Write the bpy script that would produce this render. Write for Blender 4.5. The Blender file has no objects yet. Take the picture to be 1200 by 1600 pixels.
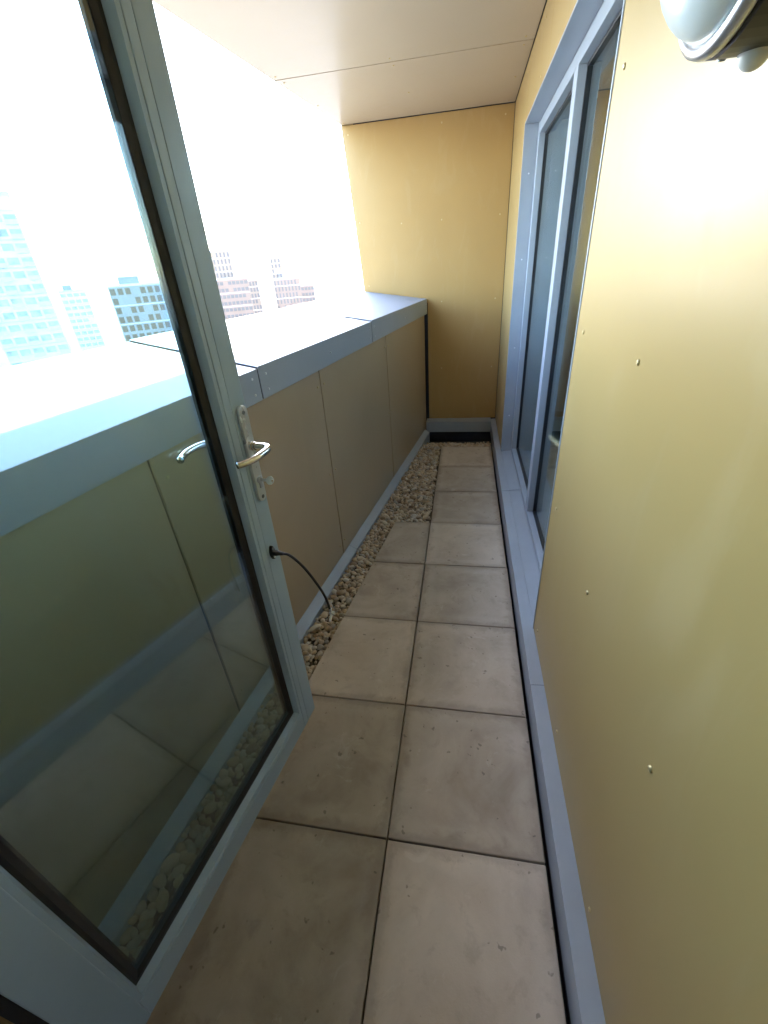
import bpy, bmesh, math, random
from mathutils import Vector, Matrix
random.seed(7)
SC = bpy.context.scene
COL = SC.collection

# ------------------------------------------------------------------ camera
CAM = Vector((0.1878, -0.5955, 1.4689))
YAW, PITCH, ROLL = -0.2032, -0.5195, -0.0763
cy, sy, cp, sp = math.cos(YAW), math.sin(YAW), math.cos(PITCH), math.sin(PITCH)
fw = Vector((sy*cp, cy*cp, sp)); rt = Vector((cy, -sy, 0)); up = rt.cross(fw)
c_, s_ = math.cos(ROLL), math.sin(ROLL)
rt, up = c_*rt + s_*up, -s_*rt + c_*up
cam = bpy.data.cameras.new('camera'); camo = bpy.data.objects.new('camera', cam); COL.objects.link(camo)
camo.matrix_world = Matrix(((rt.x, up.x, -fw.x, CAM.x), (rt.y, up.y, -fw.y, CAM.y), (rt.z, up.z, -fw.z, CAM.z), (0, 0, 0, 1)))
cam.sensor_fit = 'VERTICAL'; cam.sensor_height = 24; cam.sensor_width = 18
cam.lens = 24*668.01/1600
cam.clip_start = 0.02; cam.clip_end = 20000
SC.camera = camo

# ------------------------------------------------------------------ sky, sun, exposure
SUN_AZ, SUN_EL = math.radians(-12), math.radians(42)
wd = bpy.data.worlds.new('World'); SC.world = wd; wd.use_nodes = True
wn = wd.node_tree.nodes; wl = wd.node_tree.links
sky = wn.new('ShaderNodeTexSky'); sky.sky_type = 'NISHITA'; sky.sun_disc = False
sky.sun_elevation = SUN_EL; sky.sun_rotation = SUN_AZ
sky.air_density = 1.0; sky.dust_density = 1.0; sky.ozone_density = 1.0
wl.new(sky.outputs[0], wn['Background'].inputs[0]); wn['Background'].inputs[1].default_value = 0.15
sl = bpy.data.lights.new('sun', 'SUN'); sl.energy = 2.0; sl.angle = math.radians(0.5); sl.color = (1, .93, .82)
so = bpy.data.objects.new('sun', sl); COL.objects.link(so)
sd = Vector((math.sin(SUN_AZ)*math.cos(SUN_EL), math.cos(SUN_AZ)*math.cos(SUN_EL), math.sin(SUN_EL)))
so.rotation_euler = sd.to_track_quat('Z', 'Y').to_euler(); so.location = sd*50
SC.view_settings.view_transform = 'Standard'; SC.view_settings.look = 'None'
SC.view_settings.gamma = 1; SC.view_settings.use_curve_mapping = False
SC.view_settings.exposure = 4.15
SC.render.engine = 'CYCLES'
cyc = SC.cycles
cyc.use_denoising = True
cyc.max_bounces = 10; cyc.diffuse_bounces = 7; cyc.glossy_bounces = 4; cyc.volume_bounces = 0; cyc.transparent_max_bounces = 16
cyc.sample_clamp_indirect = 10; cyc.caustics_reflective = True

# ------------------------------------------------------------------ materials
class NT:
    def __init__(s, name):
        s.m = bpy.data.materials.new(name); s.m.use_nodes = True
        s.n = s.m.node_tree.nodes; s.l = s.m.node_tree.links
        s.b = s.n['Principled BSDF']; s.out = s.n['Material Output']
        s.tc = s.n.new('ShaderNodeTexCoord')
    def node(s, t, **k):
        x = s.n.new(t)
        for a, v in k.items(): setattr(x, a, v)
        return x
    def link(s, a, b): s.l.new(a, b)
    def mp(s, scale=(1, 1, 1), rnd=False, src='Object'):
        m = s.node('ShaderNodeMapping'); m.inputs['Scale'].default_value = scale
        s.link(s.tc.outputs[src], m.inputs['Vector'])
        if rnd:
            oi = s.node('ShaderNodeObjectInfo'); mu = s.node('ShaderNodeMath', operation='MULTIPLY'); mu.inputs[1].default_value = 37
            s.link(oi.outputs['Random'], mu.inputs[0]); s.link(mu.outputs[0], m.inputs['Location'])
        return m.outputs[0]
    def noise(s, vec, scale, detail=4, rough=.55, dist=0):
        x = s.node('ShaderNodeTexNoise'); x.inputs['Scale'].default_value = scale; x.inputs['Detail'].default_value = detail
        x.inputs['Roughness'].default_value = rough; x.inputs['Distortion'].default_value = dist
        s.link(vec, x.inputs['Vector']); return x.outputs['Fac']
    def ramp(s, fac, stops):
        r = s.node('ShaderNodeValToRGB'); e = r.color_ramp.elements
        while len(e) < len(stops): e.new(.5)
        for el, (p, c) in zip(e, stops):
            el.position = p; el.color = c if len(c) == 4 else (*c, 1)
        s.link(fac, r.inputs['Fac']); return r.outputs['Color']
    def mix(s, fac, a, b, mode='MIX'):
        x = s.node('ShaderNodeMix', data_type='RGBA', blend_type=mode)
        for i, v in ((0, fac), (6, a), (7, b)):
            if hasattr(v, 'links') or hasattr(v, 'is_linked'): s.link(v, x.inputs[i])
            else: x.inputs[i].default_value = v if i == 0 else ((*v, 1) if len(v) == 3 else v)
        return x.outputs[2]
    def math(s, op, a, b=0.0):
        x = s.node('ShaderNodeMath', operation=op)
        for i, v in ((0, a), (1, b)):
            if hasattr(v, 'is_linked'): s.link(v, x.inputs[i])
            else: x.inputs[i].default_value = v
        return x.outputs[0]
    def bump(s, h, strength=.2, dist=.002):
        x = s.node('ShaderNodeBump'); x.inputs['Strength'].default_value = strength; x.inputs['Distance'].default_value = dist
        s.link(h, x.inputs['Height']); s.link(x.outputs[0], s.b.inputs['Normal'])
    def set(s, **k):
        for a, v in k.items():
            i = s.b.inputs[a.replace('_', ' ')]
            if hasattr(v, 'is_linked'): s.link(v, i)
            elif isinstance(v, tuple) and len(v) == 3: i.default_value = (*v, 1)
            else: i.default_value = v
        return s.m
MAT = {}
def simple(name, col, rough=.5, metal=0.0, var=.08, nscale=8, **k):
    t = NT(name); v = t.mp(rnd=True); f = t.noise(v, nscale, 5)
    a = tuple(c*(1-var) for c in col); b = tuple(min(1, c*(1+var)) for c in col)
    r = t.math('ADD', t.math('MULTIPLY', t.noise(v, nscale*2.3, 3), .12), rough-.06)
    MAT[name] = t.set(Base_Color=t.ramp(f, [(.3, a), (.7, b)]), Roughness=r, Metallic=metal, **k); return MAT[name]

def gold(name, smudge, c0=(.39, .270, .105), c1=(.44, .312, .13), metal=.12, coat=.18):
    t = NT(name); v = t.mp(rnd=True)
    f = t.noise(v, 1.6, 3, .5, .3)
    col = t.ramp(f, [(.25, c0), (.75, c1)])
    st = t.noise(t.mp((1.2, 1.2, .35), rnd=True), 7, 4, .6, 1.2)          # wipe marks and dried runs
    sm = t.ramp(st, [(.54, (0, 0, 0)), (.66, (1, 1, 1))])
    col = t.mix(t.math('MULTIPLY', sm, .10*smudge), col, (.66, .56, .36))
    fine = t.noise(v, 900, 2)
    r = t.math('ADD', t.math('MULTIPLY', sm, .10*smudge), t.math('ADD', t.math('MULTIPLY', f, .06), .40))
    t.bump(t.math('ADD', t.math('MULTIPLY', t.noise(v, .8, 1), .35), t.math('MULTIPLY', fine, .012)), .12, .004)
    MAT[name] = t.set(Base_Color=col, Roughness=r, Metallic=metal, Coat_Weight=coat, Coat_Roughness=.20, Specular_IOR_Level=.3)
gold('gold_panel', .6); gold('gold_panel_wiped', .55, (.340, .236, .080), (.385, .268, .098), .10, .12); gold('gold_panel_reflect_tint', .5, (.40, .255, .092), (.45, .295, .112)); gold('bronze_panel', .5, (.425, .325, .205), (.475, .365, .238), .15, .45); gold('ceiling_panel', .5, (.43, .345, .235), (.47, .385, .265), .08)  # end panel's deeper ochre puts reflection differences into the base colour

t = NT('grey_aluminium'); v = t.mp(rnd=True); f = t.noise(v, 5, 5, .6)
sp_ = t.ramp(t.noise(v, 60, 4, .65), [(.60, (0, 0, 0)), (.72, (1, 1, 1))])
colr = t.ramp(f, [(.3, (.31, .352, .405)), (.7, (.35, .396, .45))])
colr = t.mix(t.math('MULTIPLY', sp_, .12), colr, (.46, .48, .50))
t.bump(t.noise(v, 700, 2), .04, .001)
MAT['grey'] = t.set(Base_Color=colr, Roughness=t.math('ADD', t.math('MULTIPLY', f, .15), .30), Metallic=.1)

t = NT('door_aluminium_bounce_offset'); v = t.mp(rnd=True); f = t.noise(v, 5, 5, .6)  # same paint as the grey trim, coloured bluer against the gold wall's bounce light
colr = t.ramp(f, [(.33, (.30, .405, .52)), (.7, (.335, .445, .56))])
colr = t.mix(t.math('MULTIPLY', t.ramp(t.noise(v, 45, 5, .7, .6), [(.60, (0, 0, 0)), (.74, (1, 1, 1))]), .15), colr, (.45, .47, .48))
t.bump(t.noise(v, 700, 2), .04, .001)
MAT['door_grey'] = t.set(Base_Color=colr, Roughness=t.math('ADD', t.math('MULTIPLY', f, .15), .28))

t = NT('coping_aluminium'); v = t.mp(rnd=True); f = t.noise(v, 3, 5, .6)
colr = t.ramp(f, [(.3, (.31, .352, .405)), (.7, (.35, .396, .45))])
t.bump(t.noise(v, 160, 4, .7), .25, .003)
MAT['coping'] = t.set(Base_Color=colr, Roughness=t.math('ADD', t.math('MULTIPLY', f, .15), .45), Metallic=.1)

simple('black_rubber', (.012, .014, .018), .45, var=.2)
simple('dark_membrane', (.016, .020, .032), .5, var=.25)
simple('grit', (.15, .12, .09), .9, var=.4, nscale=60)
simple('steel', (.62, .60, .57), .22, 1.0, var=.05); simple('plate_steel', (.66, .68, .70), .28, .55, var=.05); simple('screw_steel', (.16, .16, .165), .35, .6)
simple('rivet_gold', (.55, .43, .22), .35, .6)
simple('rivet_grey', (.68, .71, .74), .4, .2)
simple('black_plastic', (.020, .021, .023), .38, var=.15)
simple('cable_black', (.016, .014, .017), .35, var=.1)
simple('satin_silver', (.55, .56, .58), .30, .8); simple('key_metal', (.50, .50, .50), .35, .35)
simple('opal', (.78, .82, .80), .25, var=.02)
simple('sensor_white', (.70, .70, .68), .35, var=.03)
simple('room_paint', (.74, .74, .73), .8, var=.04, nscale=3)
simple('room_floor', (.16, .13, .10), .6, var=.2)
simple('concrete_core', (.30, .29, .28), .9, var=.1)

# concrete pavers
t = NT('paver_concrete'); v = t.mp(rnd=True)
oi = t.node('ShaderNodeObjectInfo')
big = t.noise(v, 4.5, 6, .62, .5); mid = t.noise(v, 17, 6, .65, .4); fin = t.noise(v, 260, 4, .7)
colr = t.ramp(big, [(.30, (.375, .305, .233)), (.5, (.480, .402, .318)), (.72, (.560, .480, .392))])
colr = t.mix(t.math('MULTIPLY', t.ramp(mid, [(.55, (0, 0, 0)), (.69, (1, 1, 1))]), .40), colr, (.32, .26, .20))
colr = t.mix(t.math('MULTIPLY', t.ramp(t.noise(v, 11, 5, .7, 1.0), [(.60, (0, 0, 0)), (.70, (1, 1, 1))]), .42), colr, (.62, .56, .49))
sx = t.node('ShaderNodeSeparateXYZ'); t.link(t.tc.outputs['Object'], sx.inputs[0])
ed = t.math('MAXIMUM', t.math('ABSOLUTE', sx.outputs[0]), t.math('ABSOLUTE', sx.outputs[1]))
ed = t.math('ADD', ed, t.math('MULTIPLY', t.math('SUBTRACT', mid, .5), .07))
rim = t.ramp(ed, [(.195, (0, 0, 0)), (.212, (1, 1, 1))]); rim2 = t.ramp(ed, [(.150, (0, 0, 0)), (.178, (1, 1, 1)), (.20, (0, 0, 0))])
colr = t.mix(t.math('MULTIPLY', rim, .42), colr, (.29, .24, .195))
colr = t.mix(t.math('MULTIPLY', rim2, .22), colr, (.60, .53, .465))
spots = t.ramp(t.noise(v, 38, 2, .5), [(.70, (0, 0, 0)), (.735, (1, 1, 1))])
colr = t.mix(t.math('MULTIPLY', spots, .55), colr, (.11, .09, .075))
hs = t.node('ShaderNodeHueSaturation'); t.link(colr, hs.inputs['Color']); hs.inputs['Saturation'].default_value = .95
t.link(t.math('ADD', t.math('MULTIPLY', oi.outputs['Random'], .30), .83), hs.inputs['Value'])
t.bump(t.math('ADD', fin, t.math('MULTIPLY', mid, 1.5)), .22, .0015)
MAT['paver'] = t.set(Base_Color=hs.outputs[0], Roughness=.82)

# pebbles: colour per stone
def pebble_mat(name, use_island):
    t = NT(name); v = t.mp(rnd=not use_island)
    if use_island:
        g = t.node('ShaderNodeNewGeometry'); rn = g.outputs['Random Per Island']
    else:
        o = t.node('ShaderNodeObjectInfo'); rn = o.outputs['Random']
    c = t.ramp(rn, [(0, (.30, .21, .14)), (.2, (.52, .385, .25)), (.42, (.62, .49, .335)), (.6, (.46, .37, .28)), (.78, (.68, .58, .44)), (.9, (.34, .315, .285)), (1, (.70, .63, .52))])
    c = t.mix(t.math('MULTIPLY', t.noise(v, 90, 5, .65), .35), c, (.22, .16, .11))
    t.bump(t.noise(v, 220, 4, .6), .25, .001)
    MAT[name] = t.set(Base_Color=c, Roughness=.62)
pebble_mat('pebble', False); pebble_mat('pebble_mass', True)

# glass: clear tinted sheet, reflecting by angle
def glass(name, tint, f0):
    t = NT(name); t.n.remove(t.b)
    lw = t.node('ShaderNodeLayerWeight'); lw.inputs['Blend'].default_value = .5
    f = t.math('ADD', t.math('MULTIPLY', t.math('POWER', lw.outputs['Facing'], 5.0), .88), f0)
    tr = t.node('ShaderNodeBsdfTransparent'); tr.inputs[0].default_value = (*tint, 1)
    gl = t.node('ShaderNodeBsdfGlossy'); gl.inputs['Roughness'].default_value = 0.012; gl.inputs[0].default_value = (.95, 1, .98, 1)
    dirt = t.ramp(t.noise(t.mp((1, 1, .5)), 6, 6, .65, 1.0), [(.57, (0, 0, 0)), (.74, (1, 1, 1))])
    df = t.node('ShaderNodeBsdfDiffuse'); df.inputs[0].default_value = (.6, .6, .58, 1)
    m1 = t.node('ShaderNodeMixShader'); t.link(f, m1.inputs[0]); t.link(tr.outputs[0], m1.inputs[1]); t.link(gl.outputs[0], m1.inputs[2])
    m2 = t.node('ShaderNodeMixShader'); t.link(t.math('MULTIPLY', dirt, .040), m2.inputs[0]); t.link(m1.outputs[0], m2.inputs[1]); t.link(df.outputs[0], m2.inputs[2])
    t.link(m2.outputs[0], t.out.inputs[0]); MAT[name] = t.m
glass('door_glass', (.79, .872, .89), .085); glass('window_glass', (.84, .90, .90), .11)

# ------------------------------------------------------------------ mesh helpers
class MB:
    def __init__(s): s.v = []; s.f = []
    def add(s, vs, fs):
        o = len(s.v); s.v += [tuple(p) for p in vs]; s.f += [tuple(i+o for i in q) for q in fs]; return s
    def box(s, x0, x1, y0, y1, z0, z1):
        return s.add([(x0,y0,z0),(x1,y0,z0),(x1,y1,z0),(x0,y1,z0),(x0,y0,z1),(x1,y0,z1),(x1,y1,z1),(x0,y1,z1)],
                     [(0,3,2,1),(4,5,6,7),(0,1,5,4),(1,2,6,5),(2,3,7,6),(3,0,4,7)])
    def sweep(s, loops):                     # list of equal closed loops -> capped solid
        n = len(loops[0]); vs = [p for l in loops for p in l]; fs = []
        for k in range(len(loops)-1):
            for i in range(n): fs.append((k*n+i, k*n+(i+1) % n, (k+1)*n+(i+1) % n, (k+1)*n+i))
        fs.append(tuple(range(n))[::-1]); fs.append(tuple((len(loops)-1)*n+i for i in range(n)))
        return s.add(vs, fs)
    def lathe(s, prof, origin, axis, n=24):  # prof: (r, h) along axis
        a = Vector(axis).normalized(); q = a.orthogonal().normalized(); w = a.cross(q); O = Vector(origin)
        return s.sweep([[O + a*h + (q*math.cos(2*math.pi*i/n) + w*math.sin(2*math.pi*i/n))*max(r, 1e-5) for i in range(n)] for r, h in prof])
    def tube(s, pts, r, n=10):
        pts = [Vector(p) for p in pts]; loops = []; q = None
        for i, p in enumerate(pts):
            d = (pts[min(i+1, len(pts)-1)] - pts[max(i-1, 0)]).normalized()
            q = d.orthogonal().normalized() if q is None else (q - d*q.dot(d)).normalized()
            w = d.cross(q); rr = r[i] if isinstance(r, (list, tuple)) else r
            loops.append([p + (q*math.cos(2*math.pi*k/n) + w*math.sin(2*math.pi*k/n))*rr for k in range(n)])
        return s.sweep(loops)
    def build(s, name, mat, parent=None, bevel=0, smooth=False, segs=2):
        me = bpy.data.meshes.new(name); me.from_pydata(s.v, [], s.f); me.update()
        bm = bmesh.new(); bm.from_mesh(me); bmesh.ops.recalc_face_normals(bm, faces=bm.faces); bm.to_mesh(me); bm.free()
        me.materials.append(MAT[mat] if isinstance(mat, str) else mat)
        if smooth:
            for p in me.polygons: p.use_smooth = True
        return link(name, me, parent, bevel, segs)
def link(name, me, parent=None, bevel=0, segs=2):
    o = bpy.data.objects.new(name, me); COL.objects.link(o)
    if parent is not None: o.parent = parent
    if bevel:
        b = o.modifiers.new('bevel', 'BEVEL'); b.width = bevel; b.segments = segs; b.limit_method = 'ANGLE'; b.angle_limit = math.radians(40)
        b.harden_normals = False
    return o
def B(name, mat, parent, box, bevel=0): return MB().box(*box).build(name, mat, parent, bevel)
def tag(o, label=None, cat=None, group=None, kind=None):
    for k, v in (('label', label), ('category', cat), ('group', group), ('kind', kind)):
        if v: o[k] = v
    return o
def thing(name, label, cat, loc=(0, 0, 0), rz=0, group=None):
    o = bpy.data.objects.new(name, None); COL.objects.link(o); o.empty_display_size = .1
    o.location = loc; o.rotation_euler = (0, 0, rz); return tag(o, label, cat, group)
def bez(p, n=16):                             # Catmull-Rom through points
    P = [Vector(q) for q in p]; P = [P[0]*2-P[1]] + P + [P[-1]*2-P[-2]]; out = []
    for i in range(1, len(P)-2):
        for k in range(n):
            t_ = k/n; a, b, c, d = P[i-1:i+3]
            out.append(.5*((2*b)+(c-a)*t_+(2*a-5*b+4*c-d)*t_*t_+(3*b-a-3*c+d)*t_**3))
    return out + [P[-2]]

# ------------------------------------------------------------------ layout numbers (metres)
YE = 3.63                                     # end wall face
XU = 0.460                                    # foot flashing face
XR = 0.505                                    # right cladding face
ZC = 2.43                                     # ceiling
YN = -0.52                                    # near wall face
def xf(y): return -0.147 + 0.139*(y-YE)       # inner face of the coping
def xo(y): return -0.705 - 0.158*(YE-y)       # outer edge of the coping
def xc(y): return -0.787 - 0.135*(YE-y)       # outer edge of the ceiling

rivet_me = {}
def rivet(parent, p, axis, mat='rivet_gold', r=.0058):
    k = (mat, tuple(axis), r)
    if k not in rivet_me:
        o = MB().lathe([(r, -.001), (r, .0012), (r*.8, .0030), (r*.35, .0040), (r*.3, .0028), (0, .0028)], (0, 0, 0), axis, 12).build('rivet', mat, parent, 0, True)
        rivet_me[k] = o.data
    else: o = link('rivet', rivet_me[k], parent)
    o.location = p; return o

# ------------------------------------------------------------------ ground and floor
g = MB(); g.add([(-3000, -3000, -45), (3000, -3000, -45), (3000, 3000, -45), (-3000, 3000, -45)], [(0, 1, 2, 3)])
t = NT('city_ground'); MAT['city_ground'] = t.set(Base_Color=t.ramp(t.noise(t.mp(), .02, 6), [(.35, (.10, .10, .095)), (.65, (.20, .19, .18))]), Roughness=.9)
tag(g.build('ground', 'city_ground'), kind='structure')

fl = MB().sweep([[(xf(y)-.05, y, -.30), (XR+.05, y, -.30), (XR+.05, y, -.105), (xf(y)-.05, y, -.105)] for y in (-.60, YE+.05)]).build('balcony_floor', 'dark_membrane')
tag(fl, kind='structure')
PT = .05
def cutx(y): return -0.358 + 0.139*(y-.911)   # cut edge of the left pavers
pv = None
def paver(x0, x1, y0, y1, tri=None):
    global pv
    g_ = .0021; cx, cy_ = (0.225 if x0 >= 0 else -.225), (y0+y1)/2
    dz = random.uniform(-.0012, .0012)
    if x0 >= 0:
        if pv is None:
            o = MB().box(-.225+g_, .225-g_, -.225+g_, .225-g_, -PT, 0).build('paver', 'paver', fl, .0035); pv = o.data
        else: o = link('paver', pv, fl, .0035)
    else:
        a, b = cutx(y0), cutx(y1)
        o = MB().sweep([[(a-cx, y0-cy_+g_, z), (-g_-cx, y0-cy_+g_, z), (-g_-cx, y1-cy_-g_, z), (b-cx, y1-cy_-g_, z)] for z in (-PT, 0)]).build('paver', 'paver', fl, .0035)
    o.location = (cx+random.uniform(-.0012, .0012), cy_, dz); o.rotation_euler = (random.uniform(-.002, .002), random.uniform(-.002, .002), random.uniform(-.002, .002))
for k in range(-1, 7): paver(0, .45, .45*k, .45*k+.45)
for k in range(-1, 4): paver(-.45, 0, .45*k, .45*k+.45)

# ------------------------------------------------------------------ gravel
bed = MB().sweep([[(xf(y)-.01, y, -.10), (xr, y, -.10), (xr, y, -.035), (xf(y)-.01, y, -.035)] for y, xr in ((-.5, cutx(-.5)-.002), (1.795, cutx(1.795)-.002))])
bed.sweep([[(xf(y)-.01, y, -.10), (-.003, y, -.10), (-.003, y, -.035), (xf(y)-.01, y, -.035)] for y in (1.805, 3.155)])
bed.box(xf(3.2)-.01, .455, 3.156, 3.27, -.10, -.035)
gb = bed.build('gravel_bed', 'grit'); tag(gb, kind='structure')
def inside(x, y, r):
    if y < -.45 or y > 3.27: return False
    if x < xf(y)+.028+r*.5: return False
    if y > 3.155+r*.6: return x < .455-r
    if y > 3.155-r: return x < -.004-r*.6
    if y > 1.803+r*.6: return x < -.004-r*.8
    return x < cutx(y)-r*.75
stones = []; cell = {}
def free(x, y, r, layer, k):
    ci, cj = int(x//.05), int(y//.05)
    for i in (ci-1, ci, ci+1):
        for j in (cj-1, cj, cj+1):
            for (a, b, c) in cell.get((layer, i, j), ()):
                if (a-x)**2+(b-y)**2 < ((c+r)*k)**2: return False
    return True
for layer, k, tries in ((0, .74, 14000), (1, .77, 40000)):
    for q in range(tries):
        y = random.uniform(-.45, 3.27); x = random.uniform(-.72, .46)
        r = random.choice((.022, .019, .016, .014, .012, .010)) if q < tries*.35 else random.choice((.013, .011, .009, .008))
        if inside(x, y, r) and free(x, y, r, layer, k):
            cell.setdefault((layer, int(x//.05), int(y//.05)), []).append((x, y, r)); stones.append((layer, x, y, r))
peb_me = []
for k in range(9):
    bm = bmesh.new(); bmesh.ops.create_icosphere(bm, subdivisions=2, radius=1)
    rn = random.Random(k*13+5); ax = [Vector((rn.gauss(0, 1), rn.gauss(0, 1), rn.gauss(0, 1))).normalized() for _ in range(7)]; am = [rn.uniform(.10, .50) for _ in ax]
    for v_ in bm.verts:
        d = v_.co.normalized(); s0 = 1 - sum(a*max(0, d.dot(x)-.35) for a, x in zip(am, ax))
        v_.co = d*s0*1.05; v_.co.z *= .56 + .035*k; v_.co.x *= 1.10 + .09*(k % 4)
    for f_ in bm.faces: f_.smooth = True
    me = bpy.data.meshes.new('pebble'); bm.to_mesh(me); bm.free(); me.materials.append(MAT['pebble']); peb_me.append(me)
def stone_mat(layer, x, y, r, i):
    rn = random.Random(i*7+1)
    z = (-.024 if layer == 0 else -.010) + rn.uniform(-.004, .005)
    if layer == 1 and y > 3.2: z -= .006
    return (x, y, z), (rn.uniform(-.5, .5), rn.uniform(-.5, .5), rn.uniform(0, 6.28)), r*rn.uniform(1.0, 1.12), rn.randrange(9)
def screen_size(st):
    l, x, y, r = st
    d = Vector((x, y, 0))-CAM; zc = d.dot(fw)
    if zc <= 0: return 0
    u, w = d.dot(rt)/zc*668, -d.dot(up)/zc*668
    if abs(u) > 600 or abs(w) > 800 or l == 0: return 0
    return r/zc
order = sorted(range(len(stones)), key=lambda i: -screen_size(stones[i]))
single = set(order[:300]); mass_v, mass_f = [], []
for i in order:
    loc, rot, s0, k = stone_mat(*stones[i], i)
    if i in single:
        o = link('pebble', peb_me[k], gb); o.location = loc; o.rotation_euler = rot; o.scale = (s0,)*3
    else:
        from mathutils import Euler
        M = Matrix.Translation(loc) @ Euler(rot).to_matrix().to_4x4() @ Matrix.Scale(s0, 4); o_ = len(mass_v)
        mass_v += [M @ v_.co for v_ in peb_me[k].vertices]; mass_f += [tuple(j+o_ for j in p.vertices) for p in peb_me[k].polygons]
me = bpy.data.meshes.new('pebble_mass'); me.from_pydata(mass_v, [], mass_f); me.materials.append(MAT['pebble_mass'])
for p in me.polygons: p.use_smooth = True
tag(link('pebble_mass', me, gb), kind='stuff')

# ------------------------------------------------------------------ parapet
pa = thing('parapet_wall', 'low gold clad parapet with a wide grey metal coping, left of the walkway', 'wall', (xf(1.5)-.1, 1.5, 0))
def ploc(o): o.matrix_parent_inverse = pa.matrix_world.inverted(); return o
PAR = lambda o, p: setattr(o, 'matrix_parent_inverse', Matrix.Translation(-p.location)) or o
XP = .020                                     # panel face set back behind the coping fascia
core = MB().sweep([[(xo(y)+.03, y, -3.0), (xf(y)-XP-.030, y, -3.0), (xf(y)-XP-.030, y, 1.17), (xo(y)+.03, y, 1.24)] for y in (-1.2, YE-.002)])
PAR(core.build('core', 'dark_membrane', pa), pa)
joints = [-1.19, .33, 1.385, 2.43, 3.603]
for a, b in zip(joints, joints[1:]):
    a2, b2 = a+.005, b-.005
    o = MB().sweep([[(xf(y)-XP-.0055, y, .012), (xf(y)-XP, y, .012), (xf(y)-XP, y, 1.15), (xf(y)-XP-.0055, y, 1.15)] for y in (a2, b2)]).build('cladding_panel', 'bronze_panel', pa, .0012)
    PAR(o, pa)
seams = [-1.2, .87, 2.11, YE-.004]
sk_ = lambda f: .17*f                         # seams run square to the parapet
def coping_loop(y, up=0):
    P = lambda f, z, e=0: (xf(y)+(xo(y)-xf(y))*f+e, y+sk_(f) if y < 3.5 else y, z+(up if z > 1.18 else 0))
    return [P(0, 1.077), P(0, 1.187), P(1, 1.277), P(1, 1.15), P(1, 1.15, .003), P(1, 1.2735, .003), P(0, 1.1835, -.003), P(0, 1.077, -.003)]
for k_, (a, b) in enumerate(zip(seams, seams[1:])):
    o = MB().sweep([coping_loop(a+.004, .006*k_), coping_loop(b-.004, .006*k_)]).build('coping', 'coping', pa, .0015); PAR(o, pa)
    for yy, zz in ((a+.045, 1.105), (a+.045, 1.160), (b-.045, 1.105), (b-.045, 1.160), ((a+b)/2, 1.13)):
        if yy > -.5: PAR(rivet(pa, (xf(yy)+.0005, yy, zz), (1, -.139, 0), 'rivet_grey', .0045), pa)
for y in seams[1:3]:
    o = MB().sweep([[(xf(yy)-.0045, yy, 1.08), (xf(yy)-.0035, yy, 1.08), (xf(yy)-.0035, yy, 1.1825), (xf(yy)-.0045, yy, 1.1825)] for yy in (y-.02, y+.02)]).build('seam_strip', 'black_rubber', pa); PAR(o, pa)
bs = [-.5, 1.46, YE-.11]
for a, b in zip(bs, bs[1:]):
    L = lambda y: [(xf(y)-XP+.002, y, .030), (xf(y)-XP+.004, y, .033), (xf(y)+.030, y, .004), (xf(y)+.030, y, -.09), (xf(y)+.027, y, -.09), (xf(y)+.027, y, .001)]
    PAR(MB().sweep([L(a+.001), L(b-.001)]).build('base_flashing', 'grey', pa), pa)
for yy in (.37, 1.35, 1.42, 2.40, 2.47, 3.57):
    for zz in (.10, .55, 1.00): PAR(rivet(pa, (xf(yy)-XP, yy, zz), (1, -.139, 0)), pa)

# ------------------------------------------------------------------ end wall
ew = thing('end_wall', 'tall gold clad wall closing the far end of the balcony', 'wall', (-.1, YE+.2, 0))
def xe(z): return -.705 - (z-1.277)*.0737     # leaning outer edge
def slab(y0, y1, z0, z1, x1, off=0): return [[(xe(z0)+off, y, z0), (x1, y, z0), (x1, y, z1), (xe(z1)+off, y, z1)] for y in (y0, y1)]
PAR(MB().sweep(slab(YE+.014, YE+.30, -3.0, ZC+.3, XR+.25, .008)).build('core', 'dark_membrane', ew), ew)
PAR(MB().sweep([[(xf(YE)+.004, y, .112), (XR-.003, y, .112), (XR-.003, y, ZC-.004), (xe(ZC), y, ZC-.004), (xe(1.25), y, 1.25), (xf(YE)+.004, y, 1.165)] for y in (YE+.002, YE+.012)]).build('cladding_panel', 'gold_panel_reflect_tint', ew, .0012), ew)
PAR(MB().sweep(slab(YE+.012, YE+.31, 1.30, ZC+.3, xe(1.3)+.01, -.002)).build('edge_trim', 'gold_panel', ew), ew)
for x_, z_ in ((-.74, 2.37), (-.70, 1.80), (-.66, 1.33), (-.02, 2.37), (.44, 2.37), (-.02, 1.77), (.44, 1.77), (-.02, 1.17), (.44, 1.17), (-.02, .60), (.44, .60), (-.35, 1.77)):
    PAR(rivet(ew, (x_, YE+.002, z_), (0, -1, 0)), ew)
L = lambda x: [(x, YE+.001, .112), (x, YE-.105, .106), (x, YE-.105, .004), (x, YE-.102, .004), (x, YE-.102, .102), (x, YE+.001, .108)]
PAR(MB().sweep([L(xf(YE)-.018), L(XU-.0005)]).build('end_flashing', 'grey', ew), ew)
PAR(MB().box(xf(YE)-.02, .46, YE-.085, YE-.06, -.10, .10).build('upstand', 'dark_membrane', ew), ew)

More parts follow.
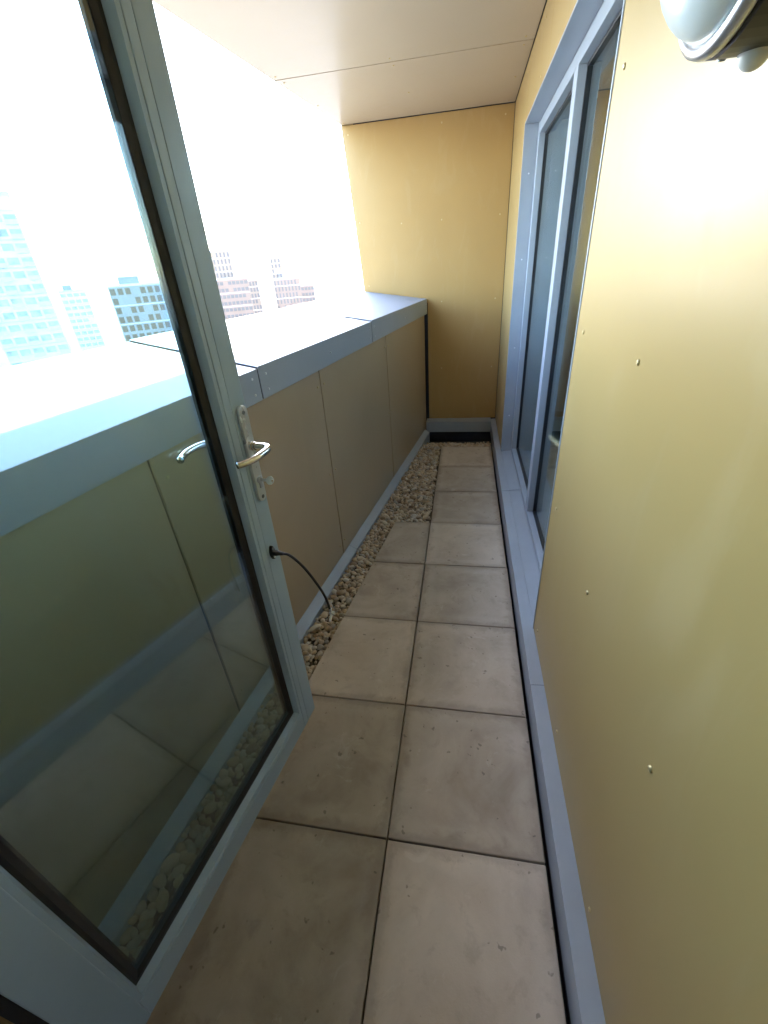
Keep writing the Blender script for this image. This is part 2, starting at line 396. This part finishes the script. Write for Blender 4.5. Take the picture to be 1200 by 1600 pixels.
# ------------------------------------------------------------------ facade wall with the window opening
WY0, WY1, WZ0, WZ1 = .80, 2.78, .10, 2.135
fa = thing('facade_wall', 'long gold clad building wall along the right side of the walkway', 'wall', (XR+.1, 1.5, 0))
T = .012
def gp(y0, y1, z0, z1, m='gold_panel'):
    return PAR(MB().box(XR, XR+.006, y0+.002, y1-.002, z0, z1).build('cladding_panel', m, fa, .001), fa)
gp(-.56, WY0, .108, ZC-.004, 'gold_panel_wiped')
gp(WY0, WY1, WZ1+.002, ZC-.004); gp(WY1, YE-.001, .108, ZC-.004)
for bx_ in ((XR+.010, XR+.30, -.56, WY0-.012, -.30, ZC+.3), (XR+.010, XR+.30, WY1+.012, YE+.01, -.30, ZC+.3), (XR+.010, XR+.30, WY0-.012, WY1+.012, WZ1+.012, ZC+.3), (XR+.010, XR+.30, WY0-.012, WY1+.012, -.30, WZ0-.012)):
    PAR(MB().box(*bx_).build('core', 'dark_membrane', fa), fa)
for y_, zs in ((.72, (.17, .73, 1.28, 1.80, 2.36)), (.29, (.17, .735, 1.285, 1.80, 2.36)), (-.14, (.158, .73, 1.28, 2.36)), (2.84, (.17, .6, 1.1, 1.6, 2.08, 2.37)), (3.55, (.17, .6, 1.1, 1.6, 2.08, 2.37)), (2.2, (2.18, 2.37)), (1.5, (2.18, 2.37)), (.9, (2.18, 2.37))):
    for z_ in zs: PAR(rivet(fa, (XR, y_, z_), (-1, 0, 0)), fa)
# upstand flashing along the foot of the wall
ub = [-.56, .515, 2.075, YE]
for a, b in zip(ub, ub[1:]):
    win = b > WY0
    x1 = XR+.004
    P_ = [(XU, -.02), (XU, .100), (x1, .1035), (x1, .1005), (XU+.003, .097), (XU+.003, -.02)]
    PAR(MB().sweep([[(p, y, q) for p, q in P_] for y in (a+.001, b-.001)]).build('foot_flashing', 'grey', fa, .0012), fa)
PAR(MB().box(XU+.012, XR+.009, -.56, YE-.1, -.20, .094).build('upstand', 'dark_membrane', fa), fa)

# ------------------------------------------------------------------ window
XW = .580                                     # frame face
wi = thing('window', 'grey framed two pane window set into the gold wall', 'window', (XW, (WY0+WY1)/2, WZ0))
def W(name, mat, box, bevel=0, par=None):
    return PAR(MB().box(*box).build(name, mat, par or wi, bevel), wi) if par is None else MB().box(*box).build(name, mat, par, bevel)
# reveal linings
W('reveal', 'grey', (XR-.003, XW+.02, WY1-.004, WY1+.004, WZ0+.004, WZ1+.006), .001)
W('reveal', 'grey', (XR-.003, XW+.02, WY0-.004, WY0+.004, WZ0+.004, WZ1+.006), .001)
W('reveal', 'grey', (XR-.003, XW+.02, WY0+.005, WY1-.005, WZ1-.004, WZ1+.004), .001)
# sill in two lengths
for a, b in ((WY0+.005, 2.073), (2.077, WY1-.005)):
    PAR(MB().sweep([[(XR+.0045, y, .1035), (XW+.01, y, .112), (XW+.01, y, .109), (XR+.0045, y, .1005)] for y in (a, b)]).build('sill', 'grey', wi), wi)
FW = .055; MU0, MU1 = 1.715, 1.79
fx0, fx1 = XW, XW+.065
for box in ((fx0, fx1, WY1-.004-FW, WY1-.005, .113, WZ1-.005), (fx0, fx1, WY0+.005, WY0+.005+FW, .113, WZ1-.005),
            (fx0+.001, fx1, WY0+.005+FW, WY1-.004-FW, WZ1-.005-FW, WZ1-.005), (fx0+.001, fx1, WY0+.005+FW, WY1-.004-FW, .113, .113+.035),
            (fx0+.0005, fx1, MU0, MU1, .1485, WZ1-.0055-FW)):
    W('mullion' if box[2] == MU0 else 'frame', 'grey', box, .002)
for a, b in ((WY0+.005+FW, MU0), (MU1, WY1-.004-FW)):
    z0, z1 = .1485, WZ1-.0055-FW; xg = XW+.045
    gk = MB(); w_ = .012
    gk.box(xg-.012, xg+.012, a+.0002, a+w_, z0, z1).box(xg-.012, xg+.012, b-w_, b-.0002, z0, z1).box(xg-.012, xg+.012, a+w_, b-w_, z0, z0+w_).box(xg-.012, xg+.012, a+w_, b-w_, z1-w_, z1)
    PAR(gk.build('gasket', 'black_rubber', wi), wi)
    W('pane', 'window_glass', (xg-.003, xg+.003, a+.006, b-.006, z0+.006, z1-.006))
    W('pane', 'window_glass', (xg+.013, xg+.019, a+.006, b-.006, z0+.006, z1-.006))
for z_ in (.4, .9, 1.45, 1.9): PAR(rivet(wi, (XR+.04, WY1-.004, z_), (0, -1, 0), 'rivet_grey', .004), wi)

# ------------------------------------------------------------------ ceiling
ce = thing('ceiling', 'flat soffit of large gold panels over the balcony', 'ceiling', (0, 1.5, ZC))
cj = [-.56, .62, 2.61, YE+.0]
for a, b in zip(cj, cj[1:]):
    PAR(MB().sweep([[(xc(y)-.0, y, z), (XR-.004, y, z), (XR-.004, y2, z), (xc(y2), y2, z)] for z, y, y2 in ((ZC, a+.005, b-.005), (ZC+.008, a+.005, b-.005))]).build('ceiling_panel', 'ceiling_panel', ce, .001), ce)
    for yy in (a+.05, (a+b)/2, b-.05):
        for xx in (xc(yy)+.04, (xc(yy)+XR)/2-.03, XR-.05): PAR(rivet(ce, (xx, yy, ZC), (0, 0, -1)), ce)
PAR(MB().sweep([[(xc(y)+.006, y, ZC+.010), (XR+.009, y, ZC+.010), (XR+.009, y, ZC+.35), (xc(y)+.006, y, ZC+.35)] for y in (-.9, YE+.012)]).build('core', 'dark_membrane', ce), ce)
PAR(MB().sweep([[(xc(y)-.003, y, ZC+.009), (xc(y)+.003, y, ZC+.009), (xc(y)+.003, y, ZC+.36), (xc(y)-.003, y, ZC+.36)] for y in (-.9, YE+.31)]).build('edge_trim', 'gold_panel', ce), ce)

# ------------------------------------------------------------------ near wall around the doorway (behind the viewer) and the rooms
DX0, DX1 = -.475, .40
nw = thing('doorway_wall', 'gold clad wall around the open balcony doorway', 'wall', (0, YN-.1, 0))
for bx_ in ((-1.45, DX0, YN-.16, YN, -.3, ZC), (DX1, XR, YN-.16, YN, -.3, ZC), (DX0, DX1, YN-.16, YN, 2.22, ZC), (DX0, DX1, YN-.16, YN, -.3, .09)):
    PAR(MB().box(*bx_).build('cladding_panel', 'gold_panel', nw), nw)
for bx_ in ((DX0, DX0+.045, YN-.10, YN-.03, .09, 2.22), (DX1-.045, DX1, YN-.10, YN-.03, .09, 2.22), (DX0+.045, DX1-.045, YN-.10, YN-.03, 2.17, 2.22), (DX0+.045, DX1-.045, YN-.10, YN-.03, .09, .12)):
    PAR(MB().box(*bx_).build('door_frame', 'grey', nw), nw)
def room(name, x0, x1, y0, y1, z0, z1, skip):
    F = {'floor': [(x0,y0,z0),(x1,y0,z0),(x1,y1,z0),(x0,y1,z0)], 'ceiling': [(x0,y0,z1),(x1,y0,z1),(x1,y1,z1),(x0,y1,z1)],
         'wall_left': [(x0,y0,z0),(x0,y1,z0),(x0,y1,z1),(x0,y0,z1)], 'wall_right': [(x1,y0,z0),(x1,y1,z0),(x1,y1,z1),(x1,y0,z1)],
         'wall_near': [(x0,y0,z0),(x1,y0,z0),(x1,y0,z1),(x0,y0,z1)], 'wall_far': [(x0,y1,z0),(x1,y1,z0),(x1,y1,z1),(x0,y1,z1)]}
    for k, q in F.items():
        if k in skip: continue
        tag(MB().add(q, [(0, 1, 2, 3)]).build(name+'_'+k, 'room_floor' if k == 'floor' else 'room_paint'), kind='structure')
room('window_room', .81, 4.2, -.5, 3.9, .08, 2.45, ('wall_left',))
room('door_room', -1.45, 2.4, -4.2, YN-.17, .08, 2.45, ('wall_far',))

# ------------------------------------------------------------------ glazed door, standing open
DA = Vector((-.300, .307, 0)); dd = Vector((-.1706, -.9853, 0)).normalized()
door = thing('glazed_door', 'open grey framed glass balcony door with lever handle, standing at left', 'door', DA, math.atan2(dd.y, dd.x))
# local axes: x from the free edge to the hinge, y towards the viewer's side, z up
DZ0, DZ1, DW = .13, 2.16, .83
SW = .074
def D(name, mat, box, bevel=0, par=door): return MB().box(*box).build(name, mat, par, bevel)
D0 = -.055
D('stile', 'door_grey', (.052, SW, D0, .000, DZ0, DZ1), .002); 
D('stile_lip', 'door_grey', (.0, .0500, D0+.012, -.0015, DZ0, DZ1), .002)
D('stile_web', 'black_rubber', (.045, .056, D0+.02, -.006, DZ0+.001, DZ1-.001))
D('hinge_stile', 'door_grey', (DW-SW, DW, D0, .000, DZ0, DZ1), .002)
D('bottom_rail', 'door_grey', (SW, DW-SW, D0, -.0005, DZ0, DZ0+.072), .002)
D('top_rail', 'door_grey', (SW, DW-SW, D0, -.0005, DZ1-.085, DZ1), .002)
gx0, gx1, gz0, gz1 = SW, DW-SW, DZ0+.072, DZ1-.085
# glazing beads, both sides, with a sloping inner face
def ring(a0, a1, b0, b1, y):                 # rectangle loop
    return [(a0, y, b0), (a1, y, b0), (a1, y, b1), (a0, y, b1)]
def frame_ring(m, w, y0, y1, slope=0, ins=0):
    # a hollow rectangle of width w from depth y0 (front) to y1 (back)
    o = [ring(gx0+ins, gx1-ins, gz0+ins, gz1-ins, y) for y in (y0, y1)]
    i = [ring(gx0+ins+w, gx1-ins-w, gz0+ins+w, gz1-ins-w, y1), ring(gx0+ins+w-slope, gx1-ins-w+slope, gz0+ins+w-slope, gz1-ins-w+slope, y0)]
    vs = o[0]+o[1]+i[0]+i[1]; fs = []
    for a in range(4):
        b = (a+1) % 4
        for k in range(4): fs.append((k*4+a, k*4+b, ((k+1) % 4)*4+b, ((k+1) % 4)*4+a))
    m.add(vs, fs); return m
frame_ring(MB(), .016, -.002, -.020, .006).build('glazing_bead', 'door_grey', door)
frame_ring(MB(), .014, -.054, -.0462, 0).build('glazing_bead', 'black_rubber', door)
frame_ring(MB(), .007, -.0225, -.0262, 0, .012).build('gasket', 'black_rubber', door)
frame_ring(MB(), .033, -.0205, -.0260, .010, .0005).build('gasket', 'black_rubber', door)
frame_ring(MB(), .038, -.0325, -.0398, 0, .0005).build('spacer', 'black_rubber', door)
D('pane', 'door_glass', (gx0+.001, gx1-.001, -.0320, -.0265, gz0+.001, gz1-.001))
D('pane', 'door_glass', (gx0+.001, gx1-.001, -.0458, -.0402, gz0+.001, gz1-.001))
# weather seal on hinge side and hinges
D('hinge_seal', 'black_rubber', (DW, DW+.016, D0+.01, -.010, DZ0, DZ1))
for z_ in (.35, 1.15, 1.95):
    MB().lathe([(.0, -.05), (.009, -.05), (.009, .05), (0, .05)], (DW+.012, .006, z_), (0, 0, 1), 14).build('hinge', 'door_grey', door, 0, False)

def plate(side):
    s0 = 1 if side > 0 else -1; y0 = 0 if side > 0 else D0
    hu, hw = .025, .0150
    n = 10; loop = []
    for k in range(n+1): a = math.pi*k/n; loop.append((hu+hw*math.cos(a), 1.207+hw*math.sin(a)))
    for k in range(n+1): a = math.pi+math.pi*k/n; loop.append((hu+hw*math.cos(a), .997+hw*math.sin(a)))
    p = MB().sweep([[(x, y0+s0*h, z) for x, z in loop] for h in (-.001, .0075)]).build('handle_plate', 'plate_steel', door, .0012)
    for z_ in (1.206, .994):
        sc = MB().lathe([(.0048, 0), (.0048, .0012), (.002, .0016), (.0018, .0004), (0, .0004)], (hu, y0+s0*.0075, z_), (0, s0, 0), 12).build('screw', 'screw_steel', p)
    zp = 1.128
    MB().lathe([(.0115, 0), (.0115, .006), (.0098, .0075), (.0098, .012), (0, .012)], (hu, y0+s0*.0075, zp), (0, s0, 0), 20).build('rose', 'steel', p, 0)
    pts = bez([(hu, y0+s0*.015, zp), (hu, y0+s0*.045, zp), (hu+.008, y0+s0*.058, zp+.0005), (hu+.030, y0+s0*.066, zp+.001), (hu+.065, y0+s0*.067, zp+.001), (hu+.092, y0+s0*.059, zp), (hu+.110, y0+s0*.048, zp)], 8)
    MB().tube(pts, .0078, 16).build('lever', 'steel', door, 0, True)
    cyl = MB().lathe([(.0088, 0), (.0088, .0035), (.0075, .0045), (0, .0045)], (hu, y0+s0*.0075, 1.040), (0, s0, 0), 20).build('lock_cylinder', 'satin_silver', p)
    MB().box(hu-.005, hu+.005, y0+s0*.0074, y0+s0*.0120, 1.018, 1.040).build('cylinder_body', 'satin_silver', p, .002) if s0 > 0 else None
    return p
plate(1); plate(-1)

# restrictor cable hanging from the stile
fx = (.034, 0, .828)
lp = []
for k in range(24):
    a = 2*math.pi*k/24; lp.append((.0085*math.cos(a)*(1 if abs(math.sin(a)) < .7 else .9), .021*math.sin(a)))
fit_ = MB().sweep([[(fx[0]+x, h, fx[2]+z) for x, z in lp] for h in (-.002, .007)]).build('cable_bracket', 'black_plastic', door, .0015)
for dz in (.013, -.013): MB().lathe([(.0038, 0), (.0038, .0010), (.0015, .0018), (0, .0012)], (fx[0], .007, fx[2]+dz), (0, 1, 0), 10).build('screw', 'plate_steel', fit_)
MB().lathe([(.0085, 0), (.0085, .010), (.0065, .016), (.0048, .030), (0, .030)], (fx[0], .006, fx[2]), (0, 1, .05), 16).build('cable_socket', 'black_plastic', fit_)
cpts = bez([(.034, .030, .829), (.040, .060, .832), (.036, .092, .798), (.024, .114, .740), (.010, .126, .680), (.001, .130, .622)], 8)
cable = MB().tube(cpts, .0037, 10).build('restrictor_cable', 'cable_black', door, 0, True)
MB().tube([(.002, .130, .632), (.000, .130, .612)], .0042, 12).build('ferrule', 'satin_silver', cable)
MB().lathe([(.0085, -.004), (.0085, .004), (.0072, .0055), (.004, .0055), (.004, .024), (.0030, .026), (0, .026)], (-.001, .132, .612), (.75, .1, -.35), 18).build('end_pin', 'satin_silver', cable)

key = thing('key', 'small steel key left in the lock of the glass door', 'key', door.location + Matrix.Rotation(door.rotation_euler.z, 3, 'Z') @ Vector((.025, .018, 1.040)), door.rotation_euler.z)
k = MB(); k.box(-.0011, .0011, -.016, .012, -.0035, .0035); k.build('blade', 'key_metal', key)
lp = [(.0105*math.cos(2*math.pi*i/22), .0105*math.sin(2*math.pi*i/22)) for i in range(22)]; li = [(.003*math.cos(2*math.pi*i/22), .0065+.003*math.sin(2*math.pi*i/22)) for i in range(22)]
m = MB(); vs = []
for h in (-.0012, .0012): vs += [(h, .0205+b, a) for a, b in lp]
for h in (.0012, -.0012): vs += [(h, .0205+b, a) for a, b in li]
fs = []
for r_ in range(4):
    for i in range(22): fs.append((r_*22+i, r_*22+(i+1) % 22, ((r_+1) % 4)*22+(i+1) % 22, ((r_+1) % 4)*22+i))
m.add(vs, fs).build('bow', 'key_metal', key); key.rotation_euler = (0, math.radians(-25), key.rotation_euler.z)

# ------------------------------------------------------------------ bulkhead lamp on the wall
LY, LZ, LR = .055, 1.761, .130
la = thing('wall_lamp', 'round black bulkhead lamp with opal dome and silver rim, on the gold wall', 'lamp', (XR, LY, LZ))
ax = (-1, 0, 0)
MB().lathe([(0, .0005), (LR-.004, .0005), (LR, .004), (LR, .070), (LR-.006, .074), (0, .074)], (0, 0, 0), ax, 64).build('base', 'black_plastic', la, .0, False)
MB().lathe([(LR-.016, .0745), (LR-.001, .0745), (LR, .078), (LR-.002, .085), (LR-.007, .0875), (LR-.012, .0865), (LR-.016, .081)], (0, 0, 0), ax, 72).build('rim', 'satin_silver', la, 0, True)
MB().lathe([(LR-.0135, .078)] + [((LR-.0135)*math.cos(a), .081+.062*math.sin(a)) for a in [i*math.pi/20 for i in range(11)]], (0, 0, 0), ax, 72).build('dome', 'opal', la, 0, True)
MB().lathe([(.0145, -.004), (.0145, .003)] + [(.0138*math.cos(a), .003+.0138*math.sin(a)) for a in [i*math.pi/14 for i in range(8)]], (-.036, .010, -LR+.003), (0, 0, -1), 24).build('sensor', 'sensor_white', la, 0, True)
MB().lathe([(.004, 0), (.004, .002), (0, .0025)], (-.058, .030, -LR+.004), (0, .15, -1), 12).build('screw', 'satin_silver', la)
bpy.context.view_layer.update()
for o in list(la.children):                    # smooth round sides, crisp rims
    pass

# ------------------------------------------------------------------ city
simple('pale_render', (.78, .77, .75), .85, var=.05, nscale=.2)
simple('pink_brick', (.165, .088, .052), .9, var=.08, nscale=.3)
simple('buff_brick', (.19, .12, .068), .9, var=.08, nscale=.3)
simple('grey_cladding', (.20, .23, .25), .7, var=.08, nscale=.3)
simple('city_window', (.032, .018, .014), .5, 0, var=.4, nscale=.4); simple('pale_glazing', (.36, .40, .42), .4, 0, var=.4, nscale=.4)
simple('city_slab', (.60, .60, .60), .8, var=.05, nscale=.3)
GZ = -45
def building(label, cx, cy, rz, blocks, group='city blocks beyond the parapet'):
    """blocks: (x0, x1, y0, y1, z0, z1, mat, window columns, storeys, balcony)"""
    b = thing('apartment_building', label, 'building', (cx, cy, GZ), rz, group)
    for x0, x1, y0, y1, z0, z1, mat, nc, ns, bal in blocks:
        wl_ = MB().box(x0, x1, y0, y1, z0, z1).build('wall', mat, b)
        MB().box(x0-.3, x1+.3, y0-.3, y1+.3, z1, z1+.8).build('roof', 'city_slab', b)
        sh = (z1-z0)/ns; cw = (x1-x0)/nc
        wm = None; bmh = None; rr = random.Random(int(x0*7+z1*3+nc)); wf, hf = rr.choice(((.30, .30), (.40, .26), (.22, .36), (.34, .34)))
        MB().box(x0+(x1-x0)*.2, x0+(x1-x0)*.55, y0+2, y0+6, z1+.8, z1+3.2).build('roof_plant', 'grey_cladding', b)
        for j in range(1, ns, 2):
            if z0+sh*j+GZ > -32: MB().box(x0-.06, x1+.06, y0-.10, y0, z0+sh*j-.15, z0+sh*j+.15).build('floor_band', 'city_slab', b)
        for i in range(nc):
            for j in range(ns):
                if z0+sh*j+GZ < -32 or rr.random() < .07: continue
                px, pz = x0+cw*(i+.5), z0+sh*(j+.5)
                if wm is None: o = MB().box(-cw*wf, cw*wf, -.12, .05, -sh*hf, sh*hf*.95).build('window', 'pale_glazing' if mat == 'pale_render' else 'city_window', b); wm = o.data
                else: o = link('window', wm, b)
                o.location = (px, y0, pz)
                if bal and i % bal == 0:
                    if bmh is None: o = MB().box(-cw*.42, cw*.42, -1.5, -.13, -sh*.46, -sh*.40).box(-cw*.42, cw*.42, -1.5, -1.42, -sh*.40, -sh*.12).build('balcony', 'city_slab', b); bmh = o.data
                    else: o = link('balcony', bmh, b)
                    o.location = (px, y0, pz)
        ny = max(2, int((y1-y0)/cw)); cw2 = (y1-y0)/ny; ws = None
        for i in range(ny):
            for j in range(ns):
                if z0+sh*j+GZ < -32: continue
                if ws is None: o = MB().box(-.05, .12, -cw2*.26, cw2*.26, -sh*.32, sh*.30).build('window', 'pale_glazing' if mat == 'pale_render' else 'city_window', b); ws = o.data
                else: o = link('window', ws, b)
                o.location = (x1, y0+cw2*(i+.5), z0+sh*(j+.5))
    return b
def polar(az, d): return d*math.sin(math.radians(az)), d*math.cos(math.radians(az))
def place(label, az, d, blocks): x, y = polar(az, d); return building(label, x, y, math.radians(-az), blocks)
# widths: 1 degree at 260 m is 4.5 m; horizon sits at z = 46.5 above the city ground
place('pink brick tower with a narrow upper stage, nearest the door edge', -27.0, 260, [(-8, 8, 0, 14, 0, 46, 'pink_brick', 8, 15, 0), (-7, 2, 2, 12, 46.8, 58.5, 'buff_brick', 5, 4, 0)])
place('slim buff brick block beside the pink tower', -24.9, 300, [(-5, 4, 0, 12, 0, 44.5, 'buff_brick', 5, 14, 0)])
place('brick block with a thin tower on top, in the middle of the skyline', -21.2, 280, [(-6, 9, 0, 14, 0, 44, 'pink_brick', 8, 14, 0), (-6, 0, 2, 10, 44.8, 54.5, 'buff_brick', 3, 4, 0)])
place('low brick block closest to the end wall', -18.6, 300, [(-4, 4, 0, 12, 0, 39.5, 'pink_brick', 4, 13, 0)])
place('wide grey glazed block low behind the door glass', -36.0, 200, [(-12, 8, 0, 16, 0, 46.5, 'grey_cladding', 8, 15, 0)])
place('tall slim grey tower cut by the door stile', -32.6, 290, [(-8, 7, 0, 14, 0, 70, 'grey_cladding', 5, 23, 0)])
place('pale low block seen through the door glass', -42.6, 300, [(-6, 6, 0, 12, 0, 46, 'pale_render', 4, 15, 0)])
place('pale balconied tower at the far left edge', -46.8, 160, [(-9, 6, 0, 14, 0, 68, 'pale_render', 5, 22, 2)])

# ------------------------------------------------------------------ bright hazy air over the city
hm = bpy.data.materials.new('haze'); hm.use_nodes = True; hn = hm.node_tree.nodes; hn.remove(hn['Principled BSDF'])
pvn = hn.new('ShaderNodeVolumePrincipled'); pvn.inputs['Density'].default_value = .0002; pvn.inputs['Color'].default_value = (.92, .95, 1, 1); pvn.inputs['Anisotropy'].default_value = .2
hm.node_tree.links.new(pvn.outputs[0], hn['Material Output'].inputs['Volume']); MAT['haze'] = hm
tag(MB().box(-3010, 3010, -3010, 3010, GZ-1, 32).build('haze', 'haze'), kind='stuff')
